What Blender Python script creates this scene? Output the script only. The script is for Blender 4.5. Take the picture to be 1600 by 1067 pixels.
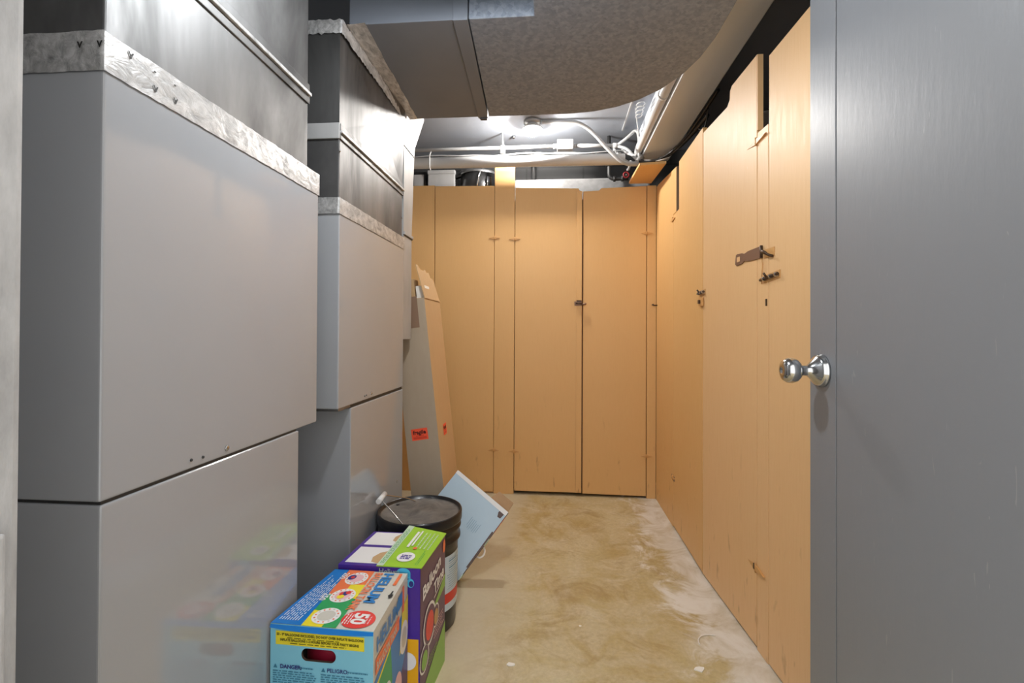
import bpy, bmesh, math, random
from mathutils import Vector, Matrix, Euler
random.seed(7)
for o in list(bpy.data.objects): bpy.data.objects.remove(o)
S = bpy.context.scene; COL = S.collection
# ------------------------------------------------------------------ camera, world, exposure
H = 1.03
cam = bpy.data.cameras.new('camera'); co = bpy.data.objects.new('camera', cam); COL.objects.link(co)
cam.sensor_width = 36; cam.lens = 755/1600*36; cam.shift_y = -19.5/1600; cam.clip_start = .02
Rc = Matrix.Rotation(math.radians(5.0), 3, 'Z') @ Matrix.Rotation(math.radians(.43), 3, 'X') @ Matrix.Rotation(math.radians(-.26), 3, 'Y')
bas = Matrix((Rc.col[0], Rc.col[2], -Rc.col[1])).transposed()
co.matrix_world = Matrix.Translation((0, 0, H)) @ bas.to_4x4()
S.camera = co
W = bpy.data.worlds.new('world'); S.world = W; W.use_nodes = True
W.node_tree.nodes['Background'].inputs[0].default_value = (1, .985, .965, 1)
W.node_tree.nodes['Background'].inputs[1].default_value = 1.6
S.view_settings.view_transform = 'Standard'; S.view_settings.look = 'None'
S.view_settings.gamma = 1; S.view_settings.use_curve_mapping = False
S.view_settings.exposure = 0.22
LAMP_BACK, LAMP_FRONT = 150.0, 95.0          # strength of the bare ceiling bulb and of the shaded pendant near the doorway

# ------------------------------------------------------------------ materials
def L(r, g=None, b=None):
    if g is None: g = b = r
    f = lambda c: (c/255/12.92) if c/255 <= .04045 else ((c/255+.055)/1.055)**2.4
    return (f(r), f(g), f(b), 1)
class N:
    def __init__(s, name):
        s.m = bpy.data.materials.new(name); s.m.use_nodes = True; s.t = s.m.node_tree
        s.b = s.t.nodes['Principled BSDF']; s.tc = None
    def n(s, typ, **k):
        x = s.t.nodes.new(typ)
        for a, v in k.items():
            if hasattr(x, a): setattr(x, a, v)
        return x
    def coord(s, scale=(1,1,1), rot=(0,0,0)):
        if not s.tc: s.tc = s.n('ShaderNodeTexCoord')
        mp = s.n('ShaderNodeMapping'); mp.inputs['Scale'].default_value = scale; mp.inputs['Rotation'].default_value = rot
        s.t.links.new(s.tc.outputs['Object'], mp.inputs[0]); return mp.outputs[0]
    def noise(s, scale, detail=4, stretch=(1,1,1), rough=.55, dist=0):
        x = s.n('ShaderNodeTexNoise'); x.inputs['Scale'].default_value = scale; x.inputs['Detail'].default_value = detail
        x.inputs['Roughness'].default_value = rough; x.inputs['Distortion'].default_value = dist
        s.t.links.new(s.coord(stretch), x.inputs['Vector']); return x.outputs[0]
    def voro(s, scale, stretch=(1,1,1), out='Color', feature='F1'):
        x = s.n('ShaderNodeTexVoronoi'); x.feature = feature; x.inputs['Scale'].default_value = scale
        s.t.links.new(s.coord(stretch), x.inputs['Vector']); return x.outputs[out]
    def ramp(s, fac, *stops):
        r = s.n('ShaderNodeValToRGB'); e = r.color_ramp.elements
        while len(e) < len(stops): e.new(.5)
        for i, (p, c) in enumerate(stops):
            e[i].position = p; e[i].color = c if isinstance(c, tuple) else (c, c, c, 1)
        s.t.links.new(fac, r.inputs[0]); return r.outputs[0]
    def mix(s, fac, a, b, mode='MIX'):
        x = s.n('ShaderNodeMix'); x.data_type = 'RGBA'; x.blend_type = mode
        for i, v in ((0, fac), (6, a), (7, b)):
            if hasattr(v, 'is_linked'): s.t.links.new(v, x.inputs[i])
            else: x.inputs[i].default_value = v
        return x.outputs[2]
    def math(s, op, a, b=0., c=None):
        x = s.n('ShaderNodeMath'); x.operation = op
        for i, v in enumerate((a, b, c)):
            if v is None: continue
            if hasattr(v, 'is_linked'): s.t.links.new(v, x.inputs[i])
            else: x.inputs[i].default_value = v
        return x.outputs[0]
    def xyz(s):
        x = s.n('ShaderNodeSeparateXYZ'); s.t.links.new(s.coord(), x.inputs[0]); return x.outputs
    def set(s, **k):
        names = dict(col='Base Color', rough='Roughness', metal='Metallic', spec='Specular IOR Level', coat='Coat Weight', coatr='Coat Roughness', em='Emission Color', es='Emission Strength', ani='Anisotropic')
        for a, v in k.items():
            i = s.b.inputs[names[a]]
            if hasattr(v, 'is_linked'): s.t.links.new(v, i)
            else: i.default_value = v
        return s
    def bump(s, h, strength=.3, dist=.002):
        x = s.n('ShaderNodeBump'); x.inputs['Strength'].default_value = strength; x.inputs['Distance'].default_value = dist
        s.t.links.new(h, x.inputs['Height']); s.t.links.new(x.outputs[0], s.b.inputs['Normal']); return s
def flat(name, c, rough=.5, **k): return N(name).set(col=c, rough=rough, **k).m
M = {}
g = N('grey_enamel'); v = g.noise(3.0, 2); g.set(col=g.mix(v, L(153,156,161), L(163,166,170)), rough=g.ramp(g.noise(6), (.3, .09), (.75, .15)), spec=.6, coat=.5, coatr=.03).bump(g.noise(2.2, 1), .05, .003); M['enamel'] = g.m
g = N('galvanized_sheet'); v = g.noise(5, 5, (1,1,.35), .6, .6); w = g.noise(26, 3, (1, 1, .3))
g.set(col=g.mix(g.ramp(v, (.35, 0.), (.7, 1.)), L(88), L(138)), metal=.8, rough=g.ramp(v, (.3, .55), (.7, .42))).bump(g.mix(.4, v, w), .18, .006); M['galv'] = g.m
g = N('matte_galvanized_sheet'); v = g.noise(9, 5, (1,1,.5)); g.set(col=g.mix(v, L(150), L(190)), metal=.35, rough=.5).bump(v, .1, .004); M['galv_matte'] = g.m
g = N('foil_tape'); v = g.noise(55, 6, (1, .45, .8), .7, .5); w = g.voro(60, out='Distance')
g.set(col=g.ramp(v, (.3, L(128)), (.62, L(205))), metal=.4, rough=g.ramp(v, (.3, .42), (.7, .28))).bump(g.mix(.25, v, w), .55, .0035); M['foil'] = g.m
g = N('duct_smooth_sheet'); v = g.noise(7, 5, (1,1,1), .6, .5); g.set(col=g.mix(v, L(108,114,124), L(118,124,134)), metal=.1, rough=.5).bump(g.noise(300, 2), .08, .001); M['duct_smooth'] = g.m
g = N('duct_spangled_sheet'); w = g.noise(48, 6, (1,1,1), .75, .6); v = g.voro(95)
bw = g.n('ShaderNodeRGBToBW'); g.t.links.new(v, bw.inputs[0])
g.set(col=g.mix(g.ramp(g.mix(.35, w, bw.outputs[0]), (.34, 0.), (.68, 1.)), L(112,120,133), L(138,146,158)), metal=.1, rough=.52).bump(w, .1, .002); M['duct_spangle'] = g.m
def orange(name, a, b):
    g = N(name); v = g.noise(1.4, 3, (1, 1, .8)); gr = g.noise(30, 4, (6, 6, .35), .6)
    c = g.mix(v, a, b); c = g.mix(g.math('MULTIPLY', g.ramp(gr, (.45, 0.), (.8, 1.)), .10), c, L(186,130,74))
    ch = g.noise(55, 2, (1, 1, .5)); c = g.mix(g.ramp(ch, (.765, 0.), (.79, .75)), c, L(226,200,160))
    sc = g.noise(17, 3, (1.6, 1.6, .45)); z = g.xyz()[2]
    c = g.mix(g.math('MULTIPLY', g.ramp(sc, (.64, 0.), (.74, .55)), g.ramp(z, (.0, 1.), (.75, 0.))), c, L(140,92,52))
    g.set(col=c, rough=g.ramp(gr, (.3, .42), (.7, .52)), spec=.45).bump(gr, .06, .002); return g.m
M['orange'] = orange('orange_painted_plywood', L(218,172,110), L(225,181,124))
M['orange2'] = orange('tan_orange_painted_plywood', L(224,182,130), L(229,189,142))
M['hinge'] = flat('painted_over_hinge', L(206,155,95), .38)
M['rust'] = flat('rusty_brown_steel', L(126,96,78), .5, metal=.4)
M['darkm'] = flat('tarnished_dark_steel', L(78,62,50), .4, metal=.6)
M['wood_edge'] = flat('bare_plywood_edge', L(140,118,98), .7)
g = N('stained_concrete'); X, Y, Z = g.xyz()
n1 = g.noise(2.1, 8, (1,1,1), .62, .5); n2 = g.noise(6.5, 8, (1,1,1), .66, .9); n3 = g.noise(60, 4, (1,1,1), .7)
c = g.mix(g.ramp(n1, (.38, 0.), (.66, 1.)), L(184,161,108), L(202,188,146))
c = g.mix(g.ramp(n2, (.40, 0.), (.68, .9)), c, L(212,200,170))
c = g.mix(g.math('MULTIPLY', g.ramp(g.noise(4.2, 7, (1,1,1), .7, 1.), (.52, 0.), (.68, .75)), 1.), c, L(160,132,80))
c = g.mix(g.ramp(n3, (.35, .22), (.65, 0.)), c, L(120,98,66))
edge = g.math('ADD', X, g.math('MULTIPLY', g.math('SUBTRACT', n2, .5), .62))       # worn white band along the cabinets
c = g.mix(g.ramp(edge, (.43, 0.), (.53, .95)), c, g.mix(g.ramp(n2, (.35,0.), (.6,1.)), L(196,184,160), L(226,221,212)))
left = g.math('ADD', g.math('MULTIPLY', X, -1.), g.math('MULTIPLY', g.math('SUBTRACT', n1, .5), .5))
c = g.mix(g.ramp(left, (.10, 0.), (.24, .7)), c, L(196,184,158))
vd = g.voro(9, out='Distance'); vc = g.voro(9); sp = g.n('ShaderNodeSeparateColor'); g.t.links.new(vc, sp.inputs[0])
spot = g.math('LESS_THAN', vd, g.math('MULTIPLY', g.math('SUBTRACT', sp.outputs[0], .5), .13))
c = g.mix(spot, c, L(236,232,222))
g.set(col=c, rough=g.ramp(n2, (.3, .42), (.7, .62)), spec=.35).bump(g.mix(.5, n2, n3), .22, .003); M['floor'] = g.m
g = N('grey_painted_ceiling'); v = g.noise(4, 5); g.set(col=g.mix(v, L(160,166,176), L(172,178,188)), rough=.5).bump(g.noise(40, 4), .1, .002); M['ceil'] = g.m
g = N('pale_painted_beam'); v = g.noise(4, 5); g.set(col=g.mix(v, L(220,225,232), L(226,230,236)), rough=.5).bump(g.noise(40, 4), .1, .002); M['beam'] = g.m
g = N('grey_block_wall'); br = g.n('ShaderNodeTexBrick'); br.inputs['Scale'].default_value = 1; br.inputs['Brick Width'].default_value = .4; br.inputs['Row Height'].default_value = .2; br.inputs['Mortar Size'].default_value = .006
rot = g.coord((1,1,1), (math.radians(-90),0,0)); g.t.links.new(rot, br.inputs[0]); br.inputs['Color1'].default_value = L(72); br.inputs['Color2'].default_value = L(78); br.inputs['Mortar'].default_value = L(60)
g.set(col=br.outputs[0], rough=.7).bump(br.outputs['Fac'], -.4, .004); M['block'] = g.m
g = N('pale_painted_block'); v = g.noise(10, 6); g.set(col=g.mix(g.ramp(v, (.4,0.), (.7,1.)), L(108), L(140)), rough=.6).bump(v, .2, .004); M['pale_block'] = g.m
g = N('near_black_wall'); v = g.noise(25, 6, (1,1,1), .7); g.set(col=g.mix(v, L(22), L(48)), rough=.8).bump(v, .3, .004); M['black_wall'] = g.m  # mottled near-black surface for the right wall
g = N('plain_wall_paint'); v = g.noise(5, 4); g.set(col=g.mix(v, L(168), L(180)), rough=.7); M['wall'] = g.m
g = N('rough_painted_jamb'); v = g.noise(18, 6, (1,1,.35), .65); g.set(col=g.ramp(v, (.3, L(130)), (.7, L(190))), rough=.7).bump(v, .5, .006); M['jamb'] = g.m
M['white_pipe'] = N('white_painted_pipe').set(col=L(216), rough=.38).m
M['pipe_grey'] = N('grey_painted_conduit').set(col=L(186), rough=.4).m
M['conduit'] = flat('bare_conduit', L(178), .34, metal=.7)
M['black_pipe'] = flat('black_iron_pipe', L(58), .5, metal=.3)
M['black_cable'] = flat('black_cable', L(30), .5)
M['red'] = flat('red_valve_wheel', L(150,40,44), .45)
g = N('grey_door_paint'); v = g.noise(70, 3, (1, 1, .25), .6); st = g.noise(9, 2, (1, 7, 1), .5, 2.0)
c = g.mix(g.ramp(st, (.735, 0.), (.76, .35)), L(122,125,130), L(168))
g.set(col=c, rough=.40, spec=.5).bump(v, .16, .0025); M['door'] = g.m
M['nickel'] = flat('satin_nickel', L(196,198,200), .17, metal=1.)
M['steel'] = flat('polished_steel', L(190), .22, metal=1.)
M['bakelite'] = flat('black_bakelite', L(24), .3)
M['porcelain'] = flat('white_porcelain', L(222), .25)
g = N('kraft_cardboard'); v = g.noise(70, 3, (1,1,.12)); g.set(col=g.mix(v, L(190,155,112), L(201,168,124)), rough=.75).bump(v, .08, .001); M['card'] = g.m
g = N('cool_lit_kraft_cardboard'); v = g.noise(40, 4, (1,1,.3)); g.set(col=g.mix(v, L(168,151,130), L(176,160,140)), rough=.75); M['card_cool_lit'] = g.m  # kraft greyed so the colour imitates cooler light on camera-facing sides
M['card_tape'] = flat('brown_packing_tape', L(139,112,92), .35)
M['white_foam'] = flat('white_foam', L(236,232,224), .8)
M['ink'] = flat('black_ink', L(28), .6)
M['sticker'] = flat('fluorescent_orange_sticker', L(250,92,58), .5)
M['sticker_ink'] = flat('dark_red_ink', L(70,20,16), .6)
M['bucket'] = flat('black_plastic', L(26,27,30), .28)
g = N('dusty_black_lid'); v = g.noise(11, 6, (1,1,1), .7, .8); g.set(col=g.mix(g.ramp(v, (.35,0.), (.75,1.)), L(72,70,67), L(128,122,115)), rough=.55); M['lid'] = g.m
M['bucket_label'] = flat('pale_blue_label', L(196,214,226), .4)
M['label_red'] = flat('red_print', L(204,58,44), .4)
g = N('light_blue_card'); v = g.noise(14, 4); pe = g.noise(6, 5)
g.set(col=g.mix(v, L(180,205,224), L(190,213,230)), rough=.42); M['blue_card'] = g.m
M['card_brown'] = flat('brown_card_inside', L(182,148,112), .75)
M['dark_brown_print'] = flat('dark_brown_print', L(92,72,68), .5)
M['sky'] = flat('sky_blue_carton', L(132,203,229), .32)
M['royal'] = flat('royal_blue_print', L(18,118,200), .32)
M['yellow'] = flat('yellow_print', L(238,222,52), .35)
M['green'] = flat('green_print', L(48,160,92), .35)
M['orangep'] = flat('orange_print', L(240,122,72), .35)
M['palegrey'] = flat('pale_grey_print', L(206,204,194), .35)
M['redp'] = flat('red_print_badge', L(226,62,56), .35)
M['whitep'] = flat('white_print', L(238,238,238), .4)
M['pink'] = flat('pink_print', L(236,190,196), .4)
M['bluetxt'] = flat('blue_lettering', L(36,128,200), .35)
M['bluedim'] = flat('small_blue_lettering', L(58,128,160), .4)
M['navy'] = flat('navy_print', L(46,52,128), .35)
M['olive'] = flat('olive_lettering', L(90,88,20), .4)
M['purple'] = flat('purple_carton', L(72,44,150), .34)
M['plum'] = flat('plum_carton', L(92,60,92), .34)
M['lime'] = flat('lime_green_carton', L(156,204,52), .34)
M['limeside'] = flat('grass_green_carton', L(132,184,76), .34)
M['amber'] = flat('amber_yellow_carton', L(240,180,34), .34)
M['palelime'] = flat('pale_mint_print', L(200,222,196), .4)
M['cyan'] = flat('cyan_print', L(80,188,232), .35)
M['red_tank'] = flat('red_steel_tank', L(190,40,70), .35)
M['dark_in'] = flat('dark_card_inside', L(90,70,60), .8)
def emis(name, c, s): return N(name).set(col=L(240), em=c, es=s).m

# ------------------------------------------------------------------ mesh helpers
class MB:
    def __init__(s): s.bm = bmesh.new(); s.mats = []
    def mi(s, m):
        m = M[m] if isinstance(m, str) else m
        if m not in s.mats: s.mats.append(m)
        return s.mats.index(m)
    def faces(s, vs, fs, m, smooth=False):
        k = s.mi(m); bv = [s.bm.verts.new(v) for v in vs]; out = []
        for f in fs:
            try: q = s.bm.faces.new([bv[i] for i in f]); q.material_index = k; q.smooth = smooth; out.append(q)
            except ValueError: pass
        return bv, out
    def box(s, x0, x1, y0, y1, z0, z1, m, bev=0, seg=2):
        vs = [(x, y, z) for z in (z0, z1) for y in (y0, y1) for x in (x0, x1)]
        return s.hexa(vs, m, bev, seg)
    def hexa(s, vs, m, bev=0, seg=2):
        bv, fs = s.faces(vs, [(0,2,3,1),(4,5,7,6),(0,1,5,4),(2,6,7,3),(0,4,6,2),(1,3,7,5)], m)
        if bev:
            es = list({e for f in fs for e in f.edges})
            r = bmesh.ops.bevel(s.bm, geom=es, offset=bev, segments=seg, affect='EDGES', profile=.6)
            for f in r['faces']: f.material_index = s.mi(m)
        return fs
    def prism(s, poly, axis, a, b, m, bev=0):
        # poly: 2-D outline; axis 'x','y','z' is the extrusion direction
        def P(p, t):
            return {'x': (t, p[0], p[1]), 'y': (p[0], t, p[1]), 'z': (p[0], p[1], t)}[axis]
        n = len(poly); vs = [P(p, a) for p in poly] + [P(p, b) for p in poly]
        bv, fs = s.faces(vs, [tuple(range(n))[::-1], tuple(range(n, 2*n))] + [(i, (i+1) % n, n+(i+1) % n, n+i) for i in range(n)], m)
        bmesh.ops.recalc_face_normals(s.bm, faces=fs)
        if bev:
            r = bmesh.ops.bevel(s.bm, geom=list({e for f in fs for e in f.edges}), offset=bev, segments=1, affect='EDGES')
            for f in r['faces']: f.material_index = s.mi(m)
        return fs
    def tube(s, pts, r, m, seg=12, smooth_path=0, caps=True):
        pts = [Vector(p) for p in pts]
        for _ in range(smooth_path):
            q = [pts[0]]
            for a, b in zip(pts, pts[1:]): q += [a*.75+b*.25, a*.25+b*.75]
            pts = q + [pts[-1]]
        k = s.mi(m); rings = []; up = None
        for i, p in enumerate(pts):
            t = (pts[min(i+1, len(pts)-1)] - pts[max(i-1, 0)]).normalized()
            if up is None:
                up = Vector((0,0,1)) if abs(t.z) < .9 else Vector((1,0,0))
            a = t.cross(up).normalized(); up = a.cross(t).normalized()
            rr = r[i] if isinstance(r, (list, tuple)) else r
            rings.append([s.bm.verts.new(p + (a*math.cos(w)+up*math.sin(w))*rr) for w in [2*math.pi*j/seg for j in range(seg)]])
        for A, B in zip(rings, rings[1:]):
            for j in range(seg):
                f = s.bm.faces.new((A[j], A[(j+1) % seg], B[(j+1) % seg], B[j])); f.material_index = k; f.smooth = True
        if caps:
            for ring in (rings[0][::-1], rings[-1]):
                f = s.bm.faces.new(ring); f.material_index = k
    def lathe(s, prof, c, m, axis='z', seg=32, smooth=True):
        # prof: (radius, height) pairs along the axis; m may be a list, one per band
        c = Vector(c); A = {'z': (Vector((1,0,0)), Vector((0,1,0)), Vector((0,0,1))), 'x': (Vector((0,1,0)), Vector((0,0,1)), Vector((1,0,0))),
             '-x': (Vector((0,-1,0)), Vector((0,0,1)), Vector((-1,0,0))), 'y': (Vector((1,0,0)), Vector((0,0,-1)), Vector((0,1,0)))}[axis]
        rings = []
        for r, h in prof:
            if r < 1e-6: rings.append([s.bm.verts.new(c + A[2]*h)])
            else: rings.append([s.bm.verts.new(c + A[2]*h + (A[0]*math.cos(w)+A[1]*math.sin(w))*r) for w in [2*math.pi*j/seg for j in range(seg)]])
        for i, (P, Q) in enumerate(zip(rings, rings[1:])):
            k = s.mi(m[i] if isinstance(m, list) else m)
            for j in range(seg):
                a = P[j % len(P)]; b = P[(j+1) % len(P)]; d = Q[(j+1) % len(Q)]; e = Q[j % len(Q)]
                vs = [v for v in dict.fromkeys((a, b, d, e))]
                if len(vs) > 2:
                    f = s.bm.faces.new(vs); f.material_index = k; f.smooth = smooth
    def poly(s, pts, m):
        return s.faces(pts, [tuple(range(len(pts)))], m)
    def text(s, string, m, fn, size, bold=0., shear=0., align='LEFT', sx=1.):
        # lettering: fn maps text-plane (x, y) to a point in space
        cu = bpy.data.curves.new('t', 'FONT'); cu.body = string; cu.size = size; cu.offset = bold; cu.shear = shear
        cu.align_x = align; cu.resolution_u = 3; cu.fill_mode = 'FRONT'
        o = bpy.data.objects.new('t', cu); COL.objects.link(o)
        me = bpy.data.meshes.new_from_object(o.evaluated_get(bpy.context.evaluated_depsgraph_get()))
        bpy.data.objects.remove(o); k = s.mi(m)
        bv = [s.bm.verts.new(fn(v.co.x*sx, v.co.y)) for v in me.vertices]
        for p in me.polygons:
            try: f = s.bm.faces.new([bv[i] for i in p.vertices]); f.material_index = k
            except ValueError: pass
        bpy.data.meshes.remove(me)
    def build(s, name, parent=None, root=None):
        me = bpy.data.meshes.new(name)
        root = root or parent
        if root is not None and root.get('_w'):
            s.bm.transform(root.matrix_basis.inverted())
        s.bm.to_mesh(me); s.bm.free()
        for m in s.mats: me.materials.append(m)
        o = bpy.data.objects.new(name, me); COL.objects.link(o)
        if parent is not None: o.parent = parent
        return o
def thing(name, label, cat, loc=(0,0,0), group=None, world=True, rot=None):
    o = bpy.data.objects.new(name, None); COL.objects.link(o); o.empty_display_size = .05
    o.location = loc
    if rot: o.rotation_euler = rot
    if world: o['_w'] = 1
    o['label'] = label; o['category'] = cat
    if group: o['group'] = group
    bpy.context.view_layer.update()
    return o
def tag(o, label, cat, group=None):
    o['label'] = label; o['category'] = cat
    if group: o['group'] = group
    return o
def struct(o): o['kind'] = 'structure'; return o

# ------------------------------------------------------------------ room shell
b = MB(); b.box(-1.4, 1.3, -1.2, 3.55, -.06, 0, 'floor'); struct(b.build('floor'))
CZ = 2.30
b = MB(); b.box(-1.4, 1.3, .2, 3.55, CZ, CZ+.06, 'ceil')
struct(b.build('ceiling'))
b = MB(); b.box(-1.4, 1.3, 3.42, 3.5, 0, CZ, 'block'); struct(b.build('wall_back'))
b = MB(); b.box(1.2, 1.28, .2, 3.42, 0, CZ, 'black_wall'); struct(b.build('wall_right'))
b = MB(); b.box(-1.36, -1.28, .2, 3.42, 0, CZ, 'wall'); struct(b.build('wall_left'))
b = MB(); b.box(-1.28, -.50, .20, .32, 0, CZ, 'wall'); b.box(.66, 1.2, .20, .32, 0, CZ, 'wall'); b.box(-.50, .66, .20, .32, 2.08, CZ, 'wall')
struct(b.build('wall_front'))
b = MB(); b.box(-.50, -.410, .18, .34, 0, 2.08, 'jamb', .006); b.box(-.412, -.403, .26, .325, 0, .88, 'jamb', .003); struct(b.build('trim_1'))
b = MB(); b.box(.60, .66, .18, .34, 0, 2.08, 'jamb', .004); struct(b.build('trim_2'))
# soffit beam above the right cabinets, pale block ledge on the back wall, joint strip on the ceiling
b = MB(); b.box(.525, .70, .32, 3.07, 2.10, CZ, 'beam', .004); struct(b.build('trim_3'))
b = MB(); b.box(-.27, .62, 3.22, 3.42, 1.80, 2.055, 'pale_block', .012); struct(b.build('trim_4'))
b = MB(); b.box(.415, .423, 2.0, 3.05, CZ-.012, CZ, 'pipe_grey'); struct(b.build('trim_5'))

# ------------------------------------------------------------------ entrance door
b = MB(); XD = .56
b.box(XD, XD+.044, .335, 1.015, .012, 2.03, 'door', .0015)
b.box(XD, XD+.044, 1.0185, 1.115, .012, 2.03, 'door', .0015)
b.box(XD+.004, XD+.040, 1.0, 1.03, .014, 2.028, 'door')
d1 = struct(b.build('door_1'))
b = MB(); kc = (XD, 1.068, .953)
b.lathe([(0, 0), (.0345, 0), (.0345, .004), (.032, .007), (.0325, .010), (.029, .013), (.024, .017), (.016, .024), (.0115, .030), (.0105, .038), (.0125, .044), (.019, .047), (.0245, .053), (.0268, .061), (.0258, .070), (.021, .077), (.013, .0805), (.006, .0808), (.005, .0785), (0, .0785)], kc, 'nickel', '-x', 48)
k = b.build('door_knob', d1); k['label'] = 'satin nickel round door knob'

# ------------------------------------------------------------------ ceiling lamps
def bulb(b, c, r, watts, col):
    x, y, z = c; area = 4*math.pi*r*r
    prof = [(.012, .036), (.014, .028)] + [(r*math.sin(a), r*math.cos(a)) for a in [math.pi*(i+2)/14 for i in range(13)]]; prof[-1] = (0, -r)
    b.lathe(prof, (x, y, z), emis('lit_bulb_glass', col, watts/(math.pi*area)/4.0))
def ceiling_lamp(x, y):
    t = thing('ceiling_lamp', 'bare round bulb in white porcelain ceiling holder just beyond the overhead duct', 'lamp', (x, y, CZ))
    b = MB(); b.lathe([(0, 0), (.052, 0), (.052, -.022), (0, -.022)], (x, y, CZ), 'conduit', seg=8); b.build('ceiling_box', t)
    b = MB(); b.lathe([(0, -.022), (.030, -.022), (.034, -.032), (.056, -.046), (.062, -.051), (.061, -.056), (.050, -.052), (.032, -.040), (0, -.036)], (x, y, CZ), 'porcelain'); b.build('lamp_holder', t)
    b = MB(); bulb(b, (x, y, CZ-.067), .030, LAMP_BACK, (1, .955, .90, 1)); b.build('light_bulb', t)
ceiling_lamp(-.135, 2.88)
def pendant_lamp(x, y, z):
    t = thing('pendant_lamp', 'shaded work lamp hanging from the ceiling just in front of the overhead duct', 'lamp', (x, y, CZ))
    b = MB(); b.tube([(x, y, CZ), (x, y, z+.07)], .004, 'black_cable', 8); b.build('cord', t)
    b = MB(); b.lathe([(.022, .075), (.024, .045), (.05, .04), (.093, .005), (.095, .003), (.092, .003), (.048, .037), (.02, .046)], (x, y, z), 'steel'); b.build('lamp_shade', t)
    b = MB(); bulb(b, (x, y, z), .031, LAMP_FRONT, (.95, .98, 1, 1)); b.build('light_bulb', t)
pendant_lamp(-.20, 1.02, 1.90)

# ------------------------------------------------------------------ orange cabinets
def strap_hinge(door, axis, c, half, hgt, plane, mat='hinge'):
    # a slim double taper strap hinge lying on a face; axis 'x' (back run) or 'y' (right run)
    b = MB(); u, z = c
    pts = [(-half, 0), (-half*.5, hgt*.28), (-.006, hgt*.5), (.006, hgt*.5), (half*.5, hgt*.28), (half, 0), (half*.5, -hgt*.28), (.006, -hgt*.5), (-.006, -hgt*.5), (-half*.5, -hgt*.28)]
    if axis == 'x':
        b.prism([(u+p, z+q) for p, q in pts], 'y', plane-.0045, plane+.001, mat, .0006); b.tube([(u, plane-.004, z-hgt*.75), (u, plane-.004, z+hgt*.75)], .0032, mat, 8)
    else:
        b.prism([(u+p, z+q) for p, q in pts], 'x', plane(u)-.005, plane(u)+.002, mat, .0006); b.tube([(plane(u)-.004, u, z-hgt*.75), (plane(u)-.004, u, z+hgt*.75)], .0032, mat, 8)
    return b.build('strap_hinge', door, door.parent)
YB = 3.08
def bpanel(name, poly, root, bev=.0015, y0=YB, y1=YB+.02, mat='orange'):
    b = MB(); b.prism(poly, 'y', y0, y1, mat, bev); return b.build(name, root)
c1 = thing('storage_cabinet', 'orange painted plywood cabinet behind the tall cardboard box, cookware on its top', 'cabinet', (-.8, YB, 0), 'orange plywood storage cabinets')
bpanel('stile', [(-1.22, 0), (-.778, 0), (-.778, 1.985), (-1.22, 1.985)], c1)
dL = bpanel('door', [(-.774, .012), (-.3865, .012), (-.3865, 1.974), (-.774, 1.98)], c1)
strap_hinge(dL, 'x', (-.385, 1.626+.012), .036, .016, YB); strap_hinge(dL, 'x', (-.385, .277), .036, .018, YB)
b = MB(); b.box(-1.22, -.386, YB+.021, 3.40, .0, 1.90, 'orange'); b.box(-1.22, -.386, YB+.021, 3.40, 1.90, 1.925, 'orange'); b.build('body', c1)
c2 = thing('storage_cabinet', 'orange painted plywood double door cabinet across the far end of the room', 'cabinet', (.1, YB, 0), 'orange plywood storage cabinets')
bpanel('stile', [(-.384, 0), (-.2555, 0), (-.2555, 2.105), (-.384, 2.112)], c2)
d1_ = bpanel('door', [(-.252, .022), (.1735, .022), (.1735, 1.928), (.158, 1.93), (.150, 1.946), (-.252, 1.958)], c2)
d2_ = bpanel('door', [(.180, .018), (.5725, .014), (.5725, 1.952), (.292, 1.944), (.278, 1.930), (.180, 1.926)], c2)
bpanel('stile', [(.5765, 0), (.633, 0), (.633, 1.955), (.5765, 1.955)], c2)
b = MB(); b.box(.138, .172, YB-.010, YB, 1.236, 1.925, 'orange', .0015); b.box(.138, .172, YB-.010, YB, .025, 1.205, 'orange', .0015); b.build('edge_batten', d1_, c2)
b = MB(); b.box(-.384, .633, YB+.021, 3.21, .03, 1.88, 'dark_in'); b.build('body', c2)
strap_hinge(d1_, 'x', (-.254, 1.618+.012), .036, .016, YB); strap_hinge(d1_, 'x', (-.254, .272), .036, .018, YB)
strap_hinge(d2_, 'x', (.5745, 1.655), .036, .016, YB); strap_hinge(d2_, 'x', (.5745, .262), .036, .018, YB)
b = MB(); zl = 1.218
b.box(.126, .172, YB-.014, YB-.009, zl-.016, zl+.010, 'rust', .001); b.tube([(.134, YB-.020, zl-.002), (.176, YB-.020, zl-.004)], .0045, 'darkm', 10)
b.tube([(.176, YB-.018, zl-.008), (.190, YB-.022, zl-.008), (.196, YB-.014, zl-.004)], .006, 'rust', 10, 1); b.box(.140, .170, YB-.015, YB-.008, zl+.008, zl+.016, 'darkm')
b.build('slide_latch', d1_, c2)['label'] = 'rusty slide latch'
# hook and eye near the corner
# ------- right run: first part parallel to the aisle, second part set a touch outwards
XR = .634
def SX(y): return XR if y > 2.135 else XR + .0588*(2.135-y)
def rpanel(name, poly, root, mat='orange', th=.02):
    b = MB(); n = len(poly)
    vs = [(SX(y), y, z) for y, z in poly] + [(SX(y)+th, y, z) for y, z in poly]
    bv, fs = b.faces(vs, [tuple(range(n)), tuple(range(n, 2*n))[::-1]] + [(i, n+i, n+(i+1) % n, (i+1) % n) for i in range(n)], mat)
    bmesh.ops.recalc_face_normals(b.bm, faces=fs)
    r = bmesh.ops.bevel(b.bm, geom=list({e for f in fs for e in f.edges}), offset=.0012, segments=1, affect='EDGES')
    for f in r['faces']: f.material_index = 0
    return b.build(name, root)
c3 = thing('storage_cabinet', 'orange plywood cabinet in the far right corner, its door notched at the top', 'cabinet', (XR, 2.6, 0), 'orange plywood storage cabinets')
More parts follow.
